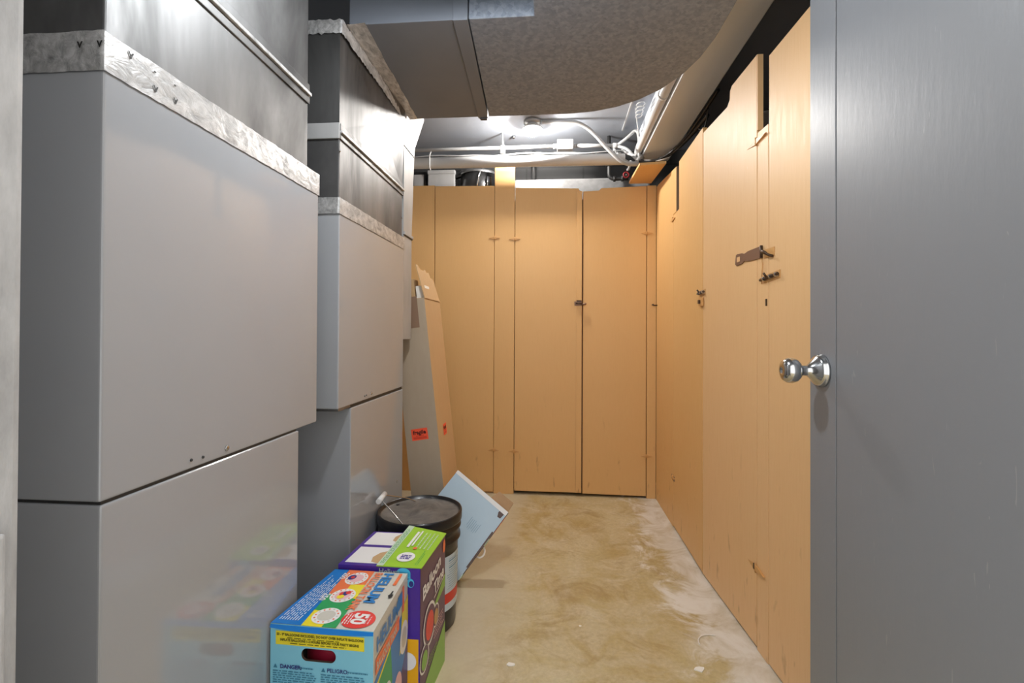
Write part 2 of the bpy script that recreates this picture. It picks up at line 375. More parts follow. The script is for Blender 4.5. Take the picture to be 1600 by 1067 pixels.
pA = rpanel('stile', [(3.078, 0), (2.652, 0), (2.652, 1.668), (2.590, 1.668), (2.590, 1.905), (3.03, 1.945), (3.078, 1.945)], c3)
pB = rpanel('door', [(2.649, .010), (2.139, .010), (2.139, 1.918), (2.535, 1.912), (2.535, 1.668), (2.649, 1.664)], c3)
b = MB(); b.box(XR+.0005, XR+.021, 2.5895, 2.594, 1.67, 1.903, 'wood_edge'); b.build('edge_strip', pA, c3)
strap_hinge(pA, 'y', (2.655, 1.64), .048, .018, SX); strap_hinge(pA, 'y', (2.64, .265), .042, .02, SX)
c4 = thing('storage_cabinet', 'pale orange plywood cabinet on the right with a long rusty hasp and cut-out door top', 'cabinet', (XR+.03, 1.6, 0), 'orange plywood storage cabinets')
pC = rpanel('door', [(2.132, .008), (1.652, .008), (1.652, 1.952), (1.845, 1.948), (1.862, 1.935), (1.864, 1.905), (1.886, 1.888), (2.132, 1.892)], c4, 'orange2')
pD = rpanel('stile', [(1.647, 0), (1.5765, 0), (1.5765, 1.690), (1.647, 1.690)], c4, 'orange2')
pE = rpanel('door', [(1.572, .006), (.80, .006), (.80, 1.93), (1.572, 1.902)], c4, 'orange2')
b = MB(); b.box(SX(1.652)+.001, SX(1.652)+.019, 1.6475, 1.652, 1.70, 1.95, 'orange2'); b.build('edge_strip', pC, c4)
strap_hinge(pC, 'y', (1.650, 1.662), .075, .018, SX); strap_hinge(pC, 'y', (1.650, .264), .062, .020, SX)
b = MB(); b.box(SX(1.66)-.006, SX(1.66)-.001, 1.655, 1.665, .256, .275, 'darkm', .002); b.build('hinge_screw', pC, c4)
def onR(b, y0, y1, z0, z1, off, th, m, bev=.001):
    vs = [(SX(y)-off+d, y, z) for z in (z0, z1) for y in (y0, y1) for d in (-th, 0)]
    b.hexa([vs[i] for i in (0,1,2,3,4,5,6,7)], m, bev, 1)
# hasp: hinged plate with slot, hook staple and barrel bolt on the near door
b = MB(); zc = 1.293
b2 = MB()
out = [(1.806, zc-.014), (1.800, zc+.018), (1.79, zc+.021), (1.752, zc+.018), (1.735, zc+.013), (1.705, zc+.018), (1.620, zc+.019), (1.612, zc+.019), (1.612, zc-.019), (1.70, zc-.017), (1.735, zc-.012), (1.752, zc-.018), (1.795, zc-.020)]
n = len(out); slot = [(1.79, zc-.008), (1.79, zc+.009), (1.765, zc+.009), (1.765, zc-.008)]
vs = [(SX(y)-.004, y, z) for y, z in out]; b.faces(vs + [(SX(y)-.001, y, z) for y, z in out], [tuple(range(n)), tuple(range(n, 2*n))] + [(i, n+i, n+(i+1) % n, (i+1) % n) for i in range(n)], 'rust')
b.poly([(SX(y)-.0048, y, z) for y, z in slot], 'orange2')
b.tube([(SX(1.611)-.005, 1.611, zc-.02), (SX(1.611)-.005, 1.611, zc+.02)], .0045, 'darkm', 8)
b.build('hasp', pD, c4)['label'] = 'long rusty hasp plate with square slot'
b = MB(); z0 = 1.281
onR(b, 1.535, 1.600, z0-.012, z0+.016, 0, .002, 'hinge')
b.tube([(SX(1.585)-.002, 1.592, z0+.004), (SX(1.585)-.02, 1.580, z0+.008), (SX(1.56)-.022, 1.556, z0+.004), (SX(1.55)-.016, 1.546, z0-.008), (SX(1.545)-.002, 1.543, z0-.012)], .0042, 'darkm', 8, 1)
b.build('staple', pE, c4)
b = MB(); b.tube([(SX(1.6)-.006, 1.608, 1.270), (SX(1.6)-.006, 1.600, 1.252), (SX(1.6)-.004, 1.612, 1.19)], .0015, 'hinge', 6); b.build('hanging_wire', pD, c4)
def barrel_bolt(parent, root, y, z, ln, tilt):
    b = MB(); p = lambda dy, dz, off: (SX(y+dy)-off, y+dy, z+dz-dy*tilt)
    b.tube([p(ln*.55, 0, .008), p(-ln*.5, 0, .008)], .005, 'darkm', 10)
    for t in (-.42, -.1, .3): b.tube([p(ln*t-.004, 0, .008), p(ln*t+.004, 0, .008)], .0075, 'steel', 10)
    b.tube([p(ln*.1, 0, .010), p(ln*.1, .014, .020)], .0035, 'darkm', 8)
    a = [p(dy, dz, .0025) for dy, dz in ((ln*.4, -.012), (-ln*.52, -.012), (-ln*.52, .012), (ln*.4, .012))]
    b.poly(a, 'hinge'); q = [p(dy, dz, .0) for dy, dz in ((ln*.4, -.012), (-ln*.52, -.012), (-ln*.52, .012), (ln*.4, .012))]
    b.faces(a+q, [(i, (i+1) % 4, 4+(i+1) % 4, 4+i) for i in range(4)], 'hinge')
    return b.build('barrel_bolt', parent, root)
barrel_bolt(pE, c4, 1.555, 1.206, .10, .08)
barrel_bolt(pB, c3, 2.142, 1.205, .075, .05)
b = MB(); y = 2.142; b.box(XR-.010, XR-.0005, y-.022, y+.022, 1.148, 1.183, 'hinge', .001); b.box(XR-.018, XR-.010, y-.006, y+.008, 1.158, 1.174, 'darkm', .001); b.build('cam_latch', pB, c3)
b = MB(); b.box(SX(1.585)-.003, SX(1.585)+.001, 1.583, 1.590, 1.118, 1.140, 'darkm', .001); b.build('keyhole_plate', pD, c4)
b = MB(); b.box(XR-.004, XR+.0005, 2.612, 2.628, .250, .274, 'wood_edge', .0015); b.build('hinge_leaf', pB, c3)
b = MB(); b.box(XR-.004, XR+.0005, 2.652, 2.668, .252, .276, 'wood_edge', .0015); b.build('hinge_leaf', pB, c3)
b = MB(); b.tube([(XR+.0, 3.055, 1.203), (XR-.022, 3.055, 1.203), (XR-.030, 3.058, 1.206), (XR-.022, 3.060, 1.210)], .004, 'darkm', 8); b.build('hook_eye', pA, c3)
# tan board lying over the corner, and the inner shelf box behind the right run
b = MB(); b.prism([(.47, 2.74), (.612, 2.72), (.600, 3.075), (.462, 3.075)], 'z', 1.966, 1.980, 'orange', .001)
tag(b.build('corner_board'), 'small tan plywood board lying over the far right cabinet corner below the ceiling beam', 'board')
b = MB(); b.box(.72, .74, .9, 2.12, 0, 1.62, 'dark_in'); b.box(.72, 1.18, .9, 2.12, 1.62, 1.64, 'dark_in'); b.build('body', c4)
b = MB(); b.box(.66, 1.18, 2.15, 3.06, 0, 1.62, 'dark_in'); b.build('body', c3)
b = MB(); b.lathe([(0, 0), (.075, 0), (.085, .02), (.088, .17), (.07, .225), (.03, .25), (0, .252)], (.825, 1.96, 1.64), 'pipe_grey')
tag(b.build('grey_jar'), 'round grey shape standing inside the right cabinet, seen through the slot above the hasp', 'jar')

# ------------------------------------------------------------------ grey air handlers on the left
XU = -.628; XL = -1.16
def screws(parent, pts, m='steel', r=.0035):
    for y, z in pts:
        b = MB(); b.lathe([(0, 0), (r, 0), (r*.8, .002), (0, .003)], (XU, y, z), m, 'x', 8); b.build('screw', parent)
u1 = thing('air_handler', 'grey air handler nearest the doorway, galvanized plenum above it taped with foil', 'air handler', (-.9, .9, 0), 'grey air handlers along the left wall')
b = MB(); b.box(XL, XU, .622, 1.146, 0, .786, 'enamel', .004, 3); b.build('lower_cabinet', u1)
b = MB(); b.box(XL, XU, .620, 1.236, .791, 1.397, 'enamel', .004, 3); b.box(XL, XU-.004, .626, 1.14, .786, .792, 'black_pipe'); b.build('coil_case', u1)
b = MB(); b.box(XL, XU-.002, .622, 1.181, 1.397, 2.26, 'galv', .003); pl1 = b.build('plenum', u1)
def wavy_band(b, y0, y1, z0, z1, x, front_y=None, xl=XL, amp=.0008, n=60, m='foil'):
    # tape strip on the side face (and round the front corner), ragged along both edges
    ys = [y0+(y1-y0)*i/n for i in range(n+1)]
    def row(pts):
        lo = [(px, py, z0+random.uniform(-amp, amp)) for px, py in pts]; hi = [(px, py, z1+random.uniform(-amp, amp)) for px, py in pts]
        mid = [(px+random.uniform(-.0004, .0010), py-random.uniform(-.0004, .0008), (z0+z1)/2) for px, py in pts]
        k = len(pts); b.faces(lo+mid+hi, [(i, i+1, k+i+1, k+i) for i in range(k-1)] + [(k+i, k+i+1, 2*k+i+1, 2*k+i) for i in range(k-1)], m, True)
    pts = [(x, y) for y in ys[::-1]]
    if front_y is not None: pts += [(x-(x-xl)*i/n, front_y) for i in range(n+1)]
    row(pts)
b = MB(); wavy_band(b, .6185, 1.237, 1.393, 1.449, XU+.0022, .6175)
for i, (y, z) in enumerate([(.655, 1.432), (.70, 1.433), (.70, 1.405), (.74, 1.432), (.74, 1.405)]):
    b.text('V' if i % 2 == 0 else '-', 'ink', lambda x, w, y=y, z=z: (XU+.0036, y+x, z+w), .013, .0006)
for x in (-.635, -.665): b.text('V', 'ink', lambda q, w, x=x: (x+q, .6160, 1.425+w), .012, .0006)
b.build('foil_tape', u1)['label'] = 'crinkled silver foil tape'
def cleat(parent, root, y0, y1, z0, z1):
    b = MB(); b.box(XU-.01, XU+.002, y0, y1, z0, z1, 'galv', .0015); b.box(XU-.008, XU+.008, y0, y1, z0+(z1-z0)*.38, z0+(z1-z0)*.55, 'foil', .002)
    b.box(XL, XU, y0-.006, y0+.002, z0, z1, 'galv_matte', .0015); return b.build('slip_cleat', parent, root)
cleat(pl1, u1, .622, 1.183, 1.612, 1.662)
screws(u1, [(.790, .806), (.818, .804)], 'black_pipe', .0028); screws(u1, [(.882, .805)], 'steel', .006); screws(u1, [(.845, .075)], 'steel')
u2 = thing('air_handler', 'grey air handler further back, between the nearest one and the tall cardboard box', 'air handler', (-.9, 1.7, 0), 'grey air handlers along the left wall')
b = MB(); b.box(XL, XU, 1.452, 1.970, 0, .793, 'enamel', .004, 3); b.build('lower_cabinet', u2)
b = MB(); b.box(XL, XU, 1.363, 1.970, .803, 1.379, 'enamel', .004, 3); b.box(XL, XU-.004, 1.46, 1.966, .792, .804, 'black_pipe')
b.box(XL, XU-.001, 1.366, 1.452, .796, .806, 'galv', .001); b.build('coil_case', u2)
b = MB(); b.box(XL, XU-.002, 1.363, 1.950, 1.379, 1.625, 'galv', .003)
p = lambda x, y, z: (x, y, z)
# upper plenum length, its side cross-broken so the far triangle tips towards the aisle
vs = [p(XU-.002, 1.363, 1.625), p(XU-.002, 1.950, 1.625), p(XU+.010, 1.945, 1.945), p(XU-.002, 1.363, 1.945), p(XU-.010, 1.72, 1.80),
      p(XL, 1.363, 1.625), p(XL, 1.950, 1.625), p(XL, 1.950, 1.945), p(XL, 1.363, 1.945)]
b.faces(vs, [(0,1,4), (1,2,4), (2,3,4), (3,0,4), (5,8,7,6), (0,3,8,5), (1,6,7,2), (2,7,8,3)], 'galv')
pl2 = b.build('plenum', u2)
cleat(pl2, u2, 1.363, 1.955, 1.596, 1.642)
b = MB(); wavy_band(b, 1.3605, 1.972, 1.376, 1.424, XU+.0022, 1.3595); b.build('foil_tape', u2)['label'] = 'crinkled silver foil tape'
b = MB(); wavy_band(b, 1.3605, 1.955, 1.905, 1.945, XU+.006, 1.3585, amp=.004); b.build('foil_tape', u2)['label'] = 'crinkled silver foil tape'
screws(u2, [(1.56, .817), (1.575, .818)], 'black_pipe', .0025); screws(u2, [(1.62, .819)], 'steel', .006)
screws(u2, [(1.56, .30), (1.90, .43)], 'steel', .005); screws(u2, [(1.362, 1.56), (1.94, 1.50)], 'steel', .004)
# matte drop duct behind the second unit: flared head, two seams
b = MB(); X1 = XU-.002
prof = [(1.972, 1.0), (2.088, 1.0), (2.088, 1.446), (2.120, 1.813), (2.129, 1.857), (2.276, 2.045), (2.276, 2.25), (1.972, 2.25)]
b.prism(prof, 'x', -.745, X1, 'galv_matte', .001); b.box(-1.1, -.762, 1.972, 2.42, 1.0, 2.25, 'galv_matte')
rd = b.build('return_drop', u2)
b = MB(); b.box(XU-.004, XU+.0005, 1.972, 2.121, 1.811, 1.8145, 'black_pipe'); b.build('seam', rd, u2)
b = MB(); b.box(XU-.004, XU+.004, 1.972, 2.094, 1.440, 1.452, 'galv_matte', .001); b.box(XU-.004, XU+.0005, 1.972, 2.093, 1.436, 1.440, 'black_pipe'); b.build('seam', rd, u2)

# ------------------------------------------------------------------ overhead duct: straight length, drive cleat, elbow towards the doorway
ZD = 1.95
du = thing('supply_duct', 'large galvanized rectangular duct overhead turning with a rounded elbow', 'duct', (-.1, 1.7, ZD))
b = MB(); b.box(XU+.012, -.296, 1.395, 2.035, ZD, CZ-.03, 'duct_smooth', .002); b.build('straight_section', du)
b = MB(); b.hexa([(x, y, z) for z in (ZD-.006, CZ-.03) for (x, y) in ((-.300, 1.388), (-.256, 1.388), (-.326, 2.041), (-.285, 2.041))], 'duct_smooth', .0015); b.box(-.318, -.288, 2.03, 2.046, ZD-.012, ZD+.03, 'black_pipe', .002); b.build('drive_cleat', du)
arc = [(-.280, 2.035), (-.10, 2.038), (.06, 2.037), (.16, 2.024), (.25, 1.990), (.33, 1.935), (.40, 1.855), (.452, 1.755), (.482, 1.655), (.497, 1.545), (.500, 1.40), (.500, .42)]
b = MB(); b.prism([(-.254, 1.395), (-.062, 1.395), (-.062, .42)] + arc[::-1], 'z', ZD, CZ-.03, 'duct_spangle', .002); b.build('elbow', du)
b = MB(); hi = []
for i in range(30):
    t = i/29; y = 1.385+t*(2.03-1.385)
    hi.append(((XU+.004, y, ZD-.004), (XU+.03+random.uniform(-.002,.002), y, ZD-.0035), (XU+.062-.025*t+random.uniform(-.002,.002), y, ZD-.001)))
vs = [q for r in hi for q in r]
b.faces(vs, [(3*i+j, 3*i+j+1, 3*i+j+4, 3*i+j+3) for i in range(29) for j in range(2)], 'foil', True); b.build('foil_tape', du)['label'] = 'silver foil tape along the duct joint'

# ------------------------------------------------------------------ pipes, conduits and cables under the ceiling
b = MB(); b.tube([(-1.25, 2.965, 2.092), (.42, 2.965, 2.082)], .033, 'white_pipe', 24)
pp = b.build('water_pipe'); tag(pp, 'thick white painted pipe running across above the far cabinets', 'pipe')
b = MB(); b.tube([(-.775, 2.965, 2.16), (-.775, 2.93, 2.125), (-.775, 2.93, 2.055), (-.772, 2.945, 2.04)], .004, 'pipe_grey', 8, 1); b.build('pipe_strap', pp)
b = MB(); b.tube([(.235, 2.965, 2.05), (.25, 2.965, 2.118)], .004, 'pipe_grey', 8); b.build('pipe_strap', pp)
t = thing('conduit_run', 'thin grey conduit with a square junction box, above the thick white pipe', 'conduit', (-.2, 3.05, 2.2))
b = MB(); b.tube([(-1.25, 3.05, 2.205), (.01, 3.05, 2.206)], .0115, 'pipe_grey', 12); b.tube([(.115, 3.05, 2.206), (.385, 3.05, 2.20)], .0115, 'pipe_grey', 12); b.tube([(-.01, 3.05, 2.206), (.012, 3.05, 2.206)], .016, 'pipe_grey', 10); b.tube([(.112, 3.05, 2.206), (.13, 3.05, 2.206)], .015, 'pipe_grey', 10); b.tube([(.36, 3.05, 2.20), (.40, 3.05, 2.20)], .016, 'pipe_grey', 10); b.build('tube', t)
b = MB(); b.box(.014, .112, 3.02, 3.08, 2.177, 2.238, 'pipe_grey', .003); jb = b.build('junction_box', t)
b = MB(); b.box(-.345, -.315, 3.035, 3.065, 2.165, 2.218, 'pipe_grey', .003); b.tube([(-.33, 3.05, 2.215), (-.335, 3.05, CZ)], .006, 'pipe_grey', 8); b.build('hanger', t)
b = MB()
for s in range(2):
    b.tube([(-1.25+i*.118, 2.99-.01*s, 2.135+.008*math.sin(i*1.3+s*2.2)) for i in range(15)], .004, 'pipe_grey', 6, 1)
tag(b.build('wire_pair'), 'thin painted wires draped along the top of the thick white pipe', 'wire')
b = MB(); b.tube([(-.08, 2.88, CZ-.014), (.10, 2.88, CZ-.016), (.145, 2.885, CZ-.024), (.215, 2.90, CZ-.062), (.31, 2.91, CZ-.17), (.385, 2.915, CZ-.245), (.44, 2.93, 2.037), (.50, 2.95, 2.045)], .0115, 'pipe_grey', 12, 2)
tag(b.build('bent_conduit'), 'bent grey conduit dropping from the ceiling bulb towards the beam', 'conduit')
b = MB()
for i, mid in enumerate([[(.385, 3.05, 2.20), (.44, 3.0, 2.225), (.492, 2.97, 2.27), (.505, 2.95, 2.20), (.505, 2.95, 2.09)], [(.395, 3.04, 2.19), (.44, 3.0, 2.16), (.47, 2.98, 2.11), (.50, 2.96, 2.07)], [(.36, 3.0, 2.16), (.40, 2.98, 2.10), (.45, 2.96, 2.055), (.51, 2.95, 2.06)], [(.41, 3.02, 2.16), (.45, 2.99, 2.12), (.49, 2.96, 2.10)]]):
    b.tube(mid, .0095 if i < 2 else .007, 'pipe_grey', 10, 2)
b.tube([(.49, 2.95, 2.062), (.525, 2.95, 2.092)], .016, 'pipe_grey', 10)
tag(b.build('cable_bundle'), 'bundle of grey painted flexible conduits knotted at the far beam end', 'cable')
b = MB(); b.tube([(.500, .35, 2.135), (.500, 2.94, 2.135), (.503, 2.99, 2.125)], .023, 'white_pipe', 20)
for y in (2.28, 1.5): b.tube([(.500, y-.006, 2.135), (.500, y+.006, 2.135)], .026, 'white_pipe', 20)
tag(b.build('beam_pipe'), 'white painted pipe running along the left edge of the ceiling beam', 'pipe')
b = MB()
b.tube([(.50, 2.93, 2.055), (.56, 2.90, 2.040), (.63, 2.87, 2.052), (.69, 2.80, 2.085), (.71, 2.66, 2.093), (.715, 2.5, 2.096), (.72, 2.2, 2.11)], .007, 'black_cable', 8, 2)
b.tube([(.51, 2.94, 2.062), (.57, 2.92, 2.048), (.65, 2.88, 2.058), (.705, 2.78, 2.083), (.722, 2.62, 2.082), (.735, 2.4, 2.085)], .009, 'black_pipe', 8, 2)
b.tube([(.53, 2.92, 2.058), (.60, 2.88, 2.036), (.66, 2.86, 2.05)], .004, 'white_pipe', 8, 2)
b.tube([(.725, 2.55, 2.09), (.735, 2.47, 2.035), (.735, 2.42, 2.06), (.725, 2.36, 2.10)], .004, 'black_pipe', 8, 2)
tag(b.build('black_cable'), 'black cables looping round the far end of the beam and along its right edge', 'cable')
b = MB()
for i in range(4): b.tube([(.462+.022*math.cos(a)*(1-.1*i), 2.66+.05*math.sin(a)+.02*i, CZ-.03-.012*i+.01*math.sin(a)) for a in [j*math.pi/7 for j in range(15)]], .0025, 'white_pipe', 6)
b.tube([(.44, 2.70, CZ-.03), (.47, 2.80, 2.20), (.50, 2.90, 2.14)], .003, 'white_pipe', 6, 2)
tag(b.build('wire_coil'), 'small coil of thin white wire hanging between ceiling strip and beam pipe', 'wire')
t = thing('drain_pipe', 'dark iron pipe with an elbow and red valve wheel in the far right corner', 'pipe', (.40, 3.15, 2.0))
b = MB(); b.tube([(.347, 3.15, 2.30), (.347, 3.15, 2.06), (.352, 3.15, 2.035), (.372, 3.15, 2.022), (.40, 3.15, 2.022), (.47, 3.15, 2.024)], .012, 'black_pipe', 12, 1); b.tube([(.347, 3.15, 2.105), (.347, 3.15, 2.13)], .022, 'black_pipe', 12)
b.tube([(.375, 3.15, 2.022), (.39, 3.15, 2.022)], .017, 'black_pipe', 10); b.tube([(.425, 3.15, 2.023), (.44, 3.15, 2.023)], .017, 'black_pipe', 10); b.build('tube', t)
b = MB(); b.tube([(.455+.0*a, 3.125+.0*a, 2.035) if False else (.452+.017*math.cos(a), 3.118, 2.037+.017*math.sin(a)) for a in [j*math.pi/8 for j in range(17)]], .005, 'red', 8)
b.tube([(.452, 3.15, 2.03), (.452, 3.112, 2.037)], .005, 'steel', 8); b.build('valve_wheel', t)['label'] = 'red valve wheel'
b = MB(); b.tube([(.462, 3.12, 2.07), (.458, 3.05, 2.05), (.47, 3.04, 2.10)], .008, 'white_pipe', 8, 1); b.build('shutoff_lever', t)
b = MB(); b.tube([(-.145, 3.30, 2.27), (-.145, 3.30, 2.06)], .016, 'black_pipe', 12); tag(b.build('vertical_pipe'), 'short dark vertical pipe behind the ceiling bulb against the back wall', 'pipe')
b = MB(); b.lathe([(0, 0), (.012, 0), (.010, -.012), (0, -.02)], (-.265, 3.10, CZ), 'steel'); tag(b.build('ceiling_bolt'), 'small metal bolt head on the ceiling left of the bulb', 'bolt')

# ------------------------------------------------------------------ things on the far cabinet
zt = 1.925
t = thing('pressure_cooker', 'dark metal pressure cooker with black handles on top of the far left cabinet', 'pot', (-.53, 3.24, zt))
cx, cy = -.515, 3.245
b = MB(); b.lathe([(0, 0), (.115, 0), (.122, .006), (.124, .165), (0, .165)], (cx, cy, zt), flat('dark_polished_aluminium', L(96), .28, metal=.9), seg=40); b.build('pot_body', t)
b = MB(); b.lathe([(.128, .160), (.130, .172), (.118, .182), (.07, .196), (0, .200)], (cx, cy, zt), flat('dull_aluminium', L(150), .3, metal=.9), seg=40); ld = b.build('lid', t)
b = MB(); b.tube([(cx, cy, zt+.195), (cx, cy, zt+.215)], .012, 'bakelite', 12); b.box(cx-.032, cx+.032, cy-.02, cy+.02, zt+.205, zt+.228, 'bakelite', .008); b.build('lid_knob', ld, t)
b = MB(); b.hexa([(cx-.175, cy-.06, zt+.130), (cx-.105, cy-.06, zt+.150), (cx-.175, cy-.02, zt+.130), (cx-.105, cy-.02, zt+.150), (cx-.175, cy-.06, zt+.185), (cx-.105, cy-.06, zt+.200), (cx-.175, cy-.02, zt+.185), (cx-.105, cy-.02, zt+.200)], 'bakelite', .012); b.build('side_handle', t)
b = MB(); b.tube([(cx+.005, cy-.13, zt+.03), (cx+.02, cy-.131, zt+.13), (cx+.045, cy-.10, zt+.21)], .006, 'steel', 8); b.build('clamp_bar', t)
b = MB(); b.tube([(cx+.075, cy-.11, zt+.04), (cx+.075, cy-.115, zt+.125), (cx+.095, cy-.10, zt+.125), (cx+.095, cy-.09, zt+.04)], .007, 'steel', 8); b.build('clamp_loop', t)
t = thing('metal_tin', 'plain silver sheet metal tin left of the dark pot on the far cabinet', 'tin', (-.75, 3.23, zt))
b = MB(); b.box(-.845, -.665, 3.16, 3.32, zt, zt+.185, 'galv_matte', .004); b.build('tin_body', t)
b = MB(); b.box(-.848, -.662, 3.157, 3.323, zt+.160, zt+.187, 'galv_matte', .004); b.build('tin_lid', t)
t = thing('framed_case', 'small dark framed case beside the silver tin at the left end of the cabinet top', 'case', (-.92, 3.22, zt))
b = MB(); b.box(-.985, -.863, 3.18, 3.30, zt, zt+.185, 'bakelite', .004); b.build('frame', t)
b = MB(); b.box(-.945, -.878, 3.176, 3.186, zt+.01, zt+.165, 'galv_matte', .002); b.build('panel', t)

# ------------------------------------------------------------------ tall cardboard box leaning by the second unit
ang = math.radians(-6.25)
t = thing('cardboard_box', 'tall narrow brown cardboard box leaning beside the second air handler, orange stickers on it', 'box', (-.460, 2.15, .0172), world=False, rot=(0, ang, 0))
W_, D_, H_ = .153, .30, 1.19
b = MB(); b.box(-W_, 0, 0, D_, 0, H_-.012, 'card', .002)
b.poly([(-W_+.001, -.0006, .002), (-.001, -.0006, .002), (-.001, -.0006, H_-.014), (-W_+.001, -.0006, H_-.014)], 'card_cool_lit')  # front face tinted grey, standing in for cooler light than on the side
b.build('carton', t)
b = MB(); b.box(-.102, -.035, -.0018, -.0008, H_-.145, H_-.003, 'card_tape'); b.box(-.150, -.128, -.0018, -.0008, H_-.16, H_-.003, 'card_tape'); b.build('packing_tape', t)
b = MB()   # torn side flap standing up on the aisle side
ed = [(0.0, .225), (.03, .222), (.06, .20), (.11, .20), (.15, .215), (.165, .198), (.21, .205), (.222, .165), (.25, .17), (.272, .155), (.29, .02)]
n = len(ed); lo = [(0.003, y, H_-.014) for y, z in ed]; hi = [(-.022*z/.2, y+.004, H_-.014+z*.70) for y, z in ed]
b.faces(lo+hi+[(x-.004, y, z) for x, y, z in lo+hi], [(i, i+1, n+i+1, n+i) for i in range(n-1)] + [(2*n+i, 3*n+i, 3*n+i+1, 2*n+i+1) for i in range(n-1)] + [(0, n, 3*n, 2*n)] + [(n+i, n+i+1, 3*n+i+1, 3*n+i) for i in range(n-1)], 'card')
b.build('flap', t)
def sticker(parent, fn, w, h):
    b = MB(); b.poly([fn(-w/2, -h/2, 0), fn(w/2, -h/2, 0), fn(w/2, h/2, 0), fn(-w/2, h/2, 0)], 'sticker')
    b.text('fragile', 'sticker_ink', lambda x, y: fn(x, y+h*.02, .0004), h*.48, .0008, align='CENTER', sx=.98)
    for zz, ww in ((-.12, .5), (-.26, .8), (-.36, .8)): b.poly([fn(-w*ww/2, h*zz-.0015, .0004), fn(w*ww/2, h*zz-.0015, .0004), fn(w*ww/2, h*zz+.0015, .0004), fn(-w*ww/2, h*zz+.0015, .0004)], 'label_red')
    return b.build('fragile_sticker', parent)
ca, sa = math.cos(math.radians(3)), math.sin(math.radians(3))
sticker(t, lambda x, y, d: (-.085+x*ca-y*sa, -.0012-d, .563+x*sa+y*ca), .076, .052)['label'] = 'fluorescent orange fragile sticker'
sticker(t, lambda x, y, d: (.0012+d, .13+x*.8, .555+y), .076, .052)
b = MB(); b.box(-.148, -.058, .06, .13, H_-.3, H_+.085, 'card', .001); b.box(-.147, -.075, .0585, .0605, H_-.05, H_+.083, 'card_cool_lit')
for z0, z1, x0, x1 in ((.060, .066, -.112, -.084), (.044, .050, -.112, -.084), (.018, .030, -.112, -.078), (-.012, .006, -.112, -.092)): b.box(x0, x1, .0570, .0588, H_+z0, H_+z1, 'ink')
b.bm.transform(t.matrix_basis); tag(b.build('inner_carton'), 'narrow printed carton poking out of the tall leaning cardboard box', 'carton')
b = MB(); b.box(-.050, -.006, .05, .13, H_-.25, H_+.050, 'white_foam', .003); b.bm.transform(t.matrix_basis)
tag(b.build('foam_block'), 'white foam block sticking up inside the open tall cardboard box', 'foam')

# ------------------------------------------------------------------ light blue flat box standing on its corner
B = Vector((-.403, 1.93, .001)); Rr = Vector((-.1925, 2.055, .264)); T0 = Vector((-.424, 2.106, .420))
ux = (B-Rr).normalized(); ln = (B-Rr).length; vy = (T0-Rr); vy -= ux*vy.dot(ux); wd = min(vy.length, .283); vy.normalize(); nz = ux.cross(vy); 
if nz.y > 0: nz = -nz
TH = .055
mt = Matrix((ux, vy, nz)).transposed().to_4x4(); mt.translation = Rr
t = thing('flat_carton', 'light blue flat carton tipped on one corner behind the black bucket', 'box', world=False)
t.matrix_basis = mt
b = MB(); b.box(0, ln, 0, wd, -TH, -.001, 'blue_card', .002)
b.box(.001, ln-.001, -.0012, .0002, -TH+.004, -.006, 'dark_brown_print'); b.box(.02, .10, -.0018, 0, -TH+.02, -.008, 'label_red')
b.box(-.0012, .0002, .002, wd-.002, -TH+.003, -.003, 'whitep'); b.poly([(0, 0, .0006), (.018, 0, .0006), (.014, wd, .0006), (0, wd, .0006)], 'whitep'); b.poly([(.10, 0, .0007), (.27, 0, .0007), (.27, .006, .0007), (.10, .007, .0007)], 'dark_brown_print')
for q in ([(.0,.004), (.028,.008), (.030,.022), (.012,.03), (.0,.026)],): b.poly([(x+.012, y+.004, .0004) for x, y in q], 'dark_brown_print')
for i in range(7):
    y0 = .06+.008*i; x0 = .10+random.random()*.02
    b.poly([(x0, y0, .0004), (x0+.03+.02*random.random(), y0, .0004), (x0+.04, y0+.001, .0004), (x0, y0+.001, .0004)], 'bluedim')
cb = b.build('carton', t)
b = MB(); n = 12
for r in (.030, .024):
    ps = [(.20+r*math.cos(a), .19+r*1.1*math.sin(a), .0005) for a in [2*math.pi*i/20 for i in range(20)]]
    qs = [(.20+(r-.0012)*math.cos(a), .19+(r-.0012)*1.1*math.sin(a), .0005) for a in [2*math.pi*i/20 for i in range(20)]]
    b.faces(ps+qs, [(i, (i+1) % 20, 20+(i+1) % 20, 20+i) for i in range(20)], 'bucket_label')
b.build('round_mark', t)
b = MB(); b.hexa([(-.045, .006, -.030), (0, .003, -.050), (-.045, .085, -.030), (0, .10, -.050), (-.044, .008, -.027), (0, .003, -.047), (-.044, .083, -.027), (0, .10, -.047)], 'card_brown', .001); b.build('flap', t)['label'] = 'open brown flap'
b = MB(); b.tube([(.17, -.002, -.03), (.178, -.016, -.032), (.195, -.022, -.03), (.212, -.016, -.03), (.216, -.002, -.03)], .004, 'white_foam', 8, 1); b.build('plastic_handle', t)
b = MB(); b.box(.13, .165, -.0022, .001, -TH+.0, -.004, 'palelime'); b.build('clear_tape', t)
b = MB(); b.box(.30, .325, -.0022, .001, -TH+.0, -.004, 'palelime'); b.build('clear_tape', t)

